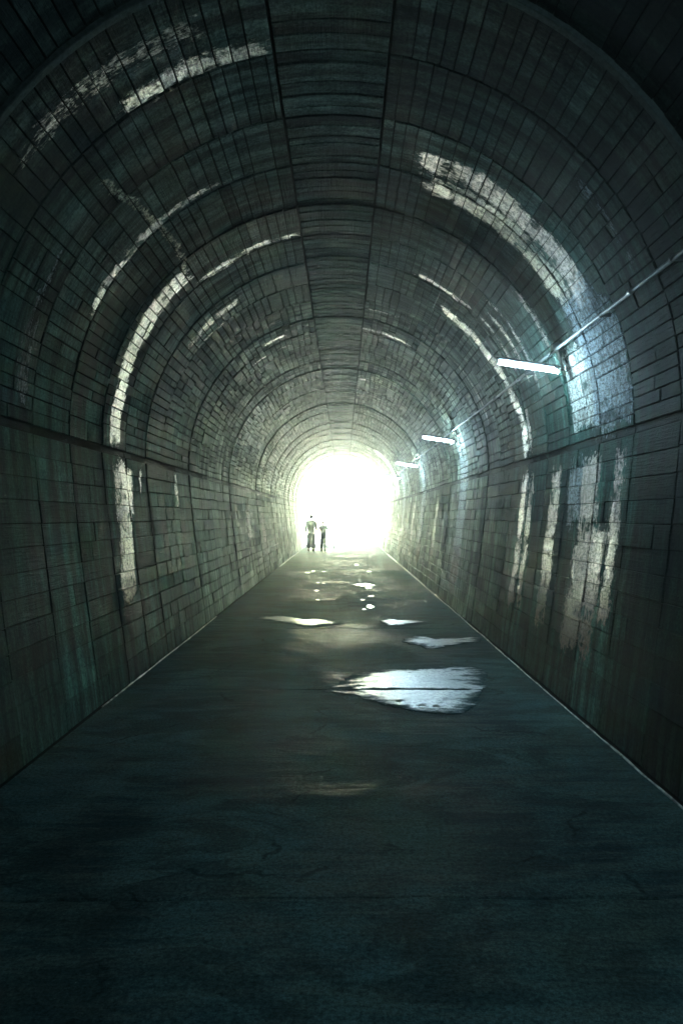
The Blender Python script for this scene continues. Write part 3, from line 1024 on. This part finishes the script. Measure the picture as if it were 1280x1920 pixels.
def skin_mesh(name, chains, mat, parent, levels=2):
    """chains: list of (points, radii); chains starting at an earlier point share that vertex"""
    verts, edges, rad = [], [], []
    def vid(p, r):
        p = Vector(p)
        for i, q in enumerate(verts):
            if (q - p).length < 1e-4: return i
        verts.append(p); rad.append(r)
        return len(verts) - 1
    for pts, rs in chains:
        ids = [vid(p, r) for p, r in zip(pts, rs)]
        edges += list(zip(ids, ids[1:]))
    me = bpy.data.meshes.new(name)
    me.from_pydata([tuple(v) for v in verts], edges, [])
    o = obj(name, me, mat, parent)
    m = o.modifiers.new('skin', 'SKIN')
    m.use_smooth_shade = True
    sv = me.skin_vertices[0].data if me.skin_vertices else None
    if sv is None:
        bm = bmesh.new(); bm.from_mesh(me); bm.verts.layers.skin.verify(); bm.to_mesh(me); bm.free()
        sv = me.skin_vertices[0].data
    # one root for every island
    adj = {i: [] for i in range(len(verts))}
    for a, b in edges: adj[a].append(b); adj[b].append(a)
    seen = set()
    for i in range(len(verts)):
        sv[i].radius = (rad[i] * FAT, rad[i] * FAT)
        sv[i].use_root = False
    for i in range(len(verts)):
        if i in seen: continue
        sv[i].use_root = True
        st = [i]
        while st:
            k = st.pop()
            if k in seen: continue
            seen.add(k); st += adj[k]
    sub = o.modifiers.new('sub', 'SUBSURF')
    sub.levels = sub.render_levels = levels
    return o


def hand(root, dirn, side, k):
    """five finger chains starting inside the palm at root, hanging along dirn"""
    dn = Vector(dirn).normalized()
    fwd = Vector((0, 1, 0))
    out = []
    for j, (w, L) in enumerate(((-.030, .060), (-.010, .074), (.010, .078), (.030, .070))):
        b = Vector(root) + dn * .045 * k + fwd * w * k
        m = b + dn * L * .5 * k
        t = m + (dn + Vector((-side * .45, 0, 0))).normalized() * L * .5 * k
        out.append(([tuple(b), tuple(m), tuple(t)], [.009 * k, .008 * k, .0065 * k]))
    b = Vector(root) + fwd * .02 * k
    m = b + (dn * .6 + fwd * .8).normalized() * .045 * k
    t = m + (dn * .9 + fwd * .25).normalized() * .035 * k
    out.append(([tuple(b), tuple(m), tuple(t)], [.012 * k, .010 * k, .008 * k]))
    return out


def person(x, y, H, label, wide, hairkind, top_mat, leg_mat, low_mat, arm_out, rz, flare):
    p = empty('person', (x, y, 0), rz)
    tag(p, label, 'person', 'people standing near the tunnel mouth')
    k = H / 1.7
    def v(a, b, c): return (a * k, b * k, c * k)
    def rr(*a): return [q * k for q in a]
    hipz, shz, nkz, hdz = .90, 1.38, 1.47, 1.60
    w = wide
    ch = [([v(0, 0, hipz), v(0, 0, 1.05), v(0, 0, 1.22), v(0, 0, 1.36), v(0, 0, nkz), v(0, .01, 1.53)], rr(.13, .115, .13, .12, .055, .052))]
    hands = {}
    for s in (-1, 1):
        ao = arm_out[0] if s < 0 else arm_out[1]
        sh, el, wr, pa_ = v(s * .17 * w, 0, shz), v(s * (.21 * w + ao * .6), -.02, 1.10), v(s * (.20 * w + ao), .04, .86), v(s * (.20 * w + ao), .05, .79)
        ch.append(([v(0, 0, 1.36), sh, el, wr, pa_], rr(.12, .058, .042, .030, .030)))
        hands[s] = pa_
        ch.append(([v(0, 0, hipz), v(s * .09, 0, .84), v(s * (.10 + flare * .02), .01, .48), v(s * (.10 + flare * .02), -.01, .09), v(s * .11, .10, .045)], rr(.13, .088, .056, .040, .034)))
    for s in (-1, 1):
        wv = Vector(hands[s])
        ch += [c2 for c2 in hand(wv - Vector((0, 0, -.0)), (0, .05, -1), s, k)]
    skin_mesh('body', ch, M_SKIN, p)
    # head: shaped sphere with nose, ears, brow
    bm = bmesh.new()
    bmesh.ops.create_uvsphere(bm, u_segments=20, v_segments=14, radius=1)
    for q in bm.verts:
        q.co = Vector((q.co.x * .075, q.co.y * .095, q.co.z * .115))
        if q.co.z < -.02: q.co.x *= 1 + q.co.z * 2.2; q.co.y *= 1 + q.co.z * .8
        if abs(q.co.x) < .014 and q.co.y > .07 and -.035 < q.co.z < .02: q.co.y += .016
        if abs(q.co.x) < .05 and q.co.y > .07 and .01 < q.co.z < .03: q.co.y -= .006
    for s in (-1, 1):
        r_ = bmesh.ops.create_uvsphere(bm, u_segments=8, v_segments=6, radius=1)
        for q in r_['verts']: q.co = Vector((s * .078 + q.co.x * .01, q.co.y * .018, q.co.z * .03 - .005))
        r_ = bmesh.ops.create_uvsphere(bm, u_segments=8, v_segments=6, radius=.012)
        for q in r_['verts']: q.co += Vector((s * .03, .078, .006))
    r_ = bmesh.ops.create_cube(bm, size=1)
    for q in r_['verts']: q.co = Vector((q.co.x * .045, .083 + q.co.y * .01, -.055 + q.co.z * .008))
    bmesh.ops.scale(bm, vec=(k, k, k), verts=bm.verts)
    obj('head', bm_mesh(bm, 'head', True), M_SKIN, p, v(0, .012, hdz))
    bm = bmesh.new()
    bmesh.ops.create_uvsphere(bm, u_segments=24, v_segments=16, radius=1)
    h2 = random.Random(int(x * 100))
    for q in bm.verts:
        c = q.co.copy()
        if hairkind == 'bob':
            fl_ = 1.0 + max(0, -c.z) * .35
            q.co = Vector((c.x * .112 * fl_, c.y * .115 - .012, c.z * .125 + .012))
            if c.z < -.45: q.co.z = -.055 + h2.uniform(-.012, .006)
            if c.y > .45 and c.z < .35: q.co.y = .07
        else:
            q.co = Vector((c.x * .083, c.y * .103 - .006, c.z * .118 + .012))
            if c.z < -.2: q.co.z = -.02; q.co.x *= .93
            if c.y > .3 and c.z < .4: q.co.y = .05
        q.co += Vector((h2.uniform(-1, 1), h2.uniform(-1, 1), h2.uniform(-1, 1))) * .003
    bmesh.ops.scale(bm, vec=(k, k, k), verts=bm.verts)
    obj('hair', bm_mesh(bm, 'hair', True), M_HAIR, p, v(0, .012, hdz))
    # clothing
    tc = [([v(0, 0, .80), v(0, 0, 1.04), v(0, 0, 1.22), v(0, 0, 1.37), v(0, 0, 1.45)], rr(.165 * w, .135 * w, .148 * w, .13 * w, .062))]
    for s in (-1, 1):
        ao = arm_out[0] if s < 0 else arm_out[1]
        if low_mat is M_BROWN:
            tc.append(([v(0, 0, 1.37), v(s * .17 * w, 0, shz), v(s * (.21 * w + ao * .6), -.02, 1.10), v(s * (.20 * w + ao), .035, .89)], rr(.13, .074, .060, .046)))
        else:
            tc.append(([v(0, 0, 1.37), v(s * .17 * w, 0, shz), v(s * (.20 * w + ao * .45), -.01, 1.18)], rr(.13, .070, .062)))
    skin_mesh('top', tc, top_mat, p)
    lc = [([v(0, 0, .95), v(0, 0, hipz)], rr(.14, .145))]
    for s in (-1, 1):
        lc.append(([v(0, 0, hipz), v(s * .09, 0, .82), v(s * (.09 + flare * .01), .01, .48), v(s * (.095 + flare * .02), -.005, .13)], rr(.145, .108, .078 + flare * .01, .060 + flare * .035)))
    skin_mesh('trousers', lc, leg_mat, p)
    for s in (-1, 1):
        skin_mesh('shoe', [([v(s * (.10 + flare * .01), -.03, .16), v(s * (.10 + flare * .01), -.03, .06), v(s * .11, .06, .045), v(s * .115, .15, .035)], rr(.05, .05, .042, .034))], low_mat, p)
    return p, hands[1], k


person(-1.52, 37.3, 1.72, 'taller person in grey jacket with bushy dark hair and wide trousers, on the left', 1.02, 'bob', M_SHIRT, M_PANTS, M_BROWN, (.04, .05), math.radians(4), 1.0)
cp, hd, kk = person(-.95, 37.3, 1.44, 'smaller person with short hair and light top, standing right of the taller one', 1.0, 'short', M_SHIRT2, M_PANTS, M_SHOE, (.06, .12), math.radians(-5), 0.0)
# closed umbrella in the smaller person's right-hand side
u = empty('closed_umbrella', (-.95 + hd[0] + .01, 37.3 + hd[1] + .035, hd[2] - .075))
tag(u, 'dark closed umbrella slanting down from the smaller person\'s hand', 'umbrella')
dv = Vector((.45, .1, -.85)).normalized()
bm = bmesh.new()
add_tube(bm, [tuple(-dv * .10), tuple(dv * .12)], .011, 8)
add_tube(bm, [tuple(-dv * .10), tuple(-dv * .14 + Vector((-.03, 0, 0))), tuple(-dv * .11 + Vector((-.06, 0, 0)))], .011, 8)
obj('handle', bm_mesh(bm, 'handle', True), M_SHOE, u)
bm = bmesh.new()
add_tube(bm, [tuple(dv * q) for q in (.12, .18, .34, .5, .56)], [.018, .038, .034, .018, .006], 8)
obj('canopy', bm_mesh(bm, 'canopy', True), M_UMB, u)

# ------------------------------------------------------------------ haze
bm = bmesh.new()
add_box(bm, (0, 52, 24.5), (1420, 1420, 56))
hz = obj('haze', bm_mesh(bm, 'haze'))
hm = bpy.data.materials.new('damp_air')
hm.use_nodes = True
t = hm.node_tree
t.nodes.remove(t.nodes['Principled BSDF'])
vn = t.nodes.new('ShaderNodeVolumePrincipled')
vn.inputs['Color'].default_value = (.94, .98, .90, 1)
vn.inputs['Density'].default_value = HAZE_DENSITY
vn.inputs['Anisotropy'].default_value = .8
t.links.new(vn.outputs[0], t.nodes['Material Output'].inputs['Volume'])
hz.data.materials.append(hm)
hz['kind'] = 'stuff'
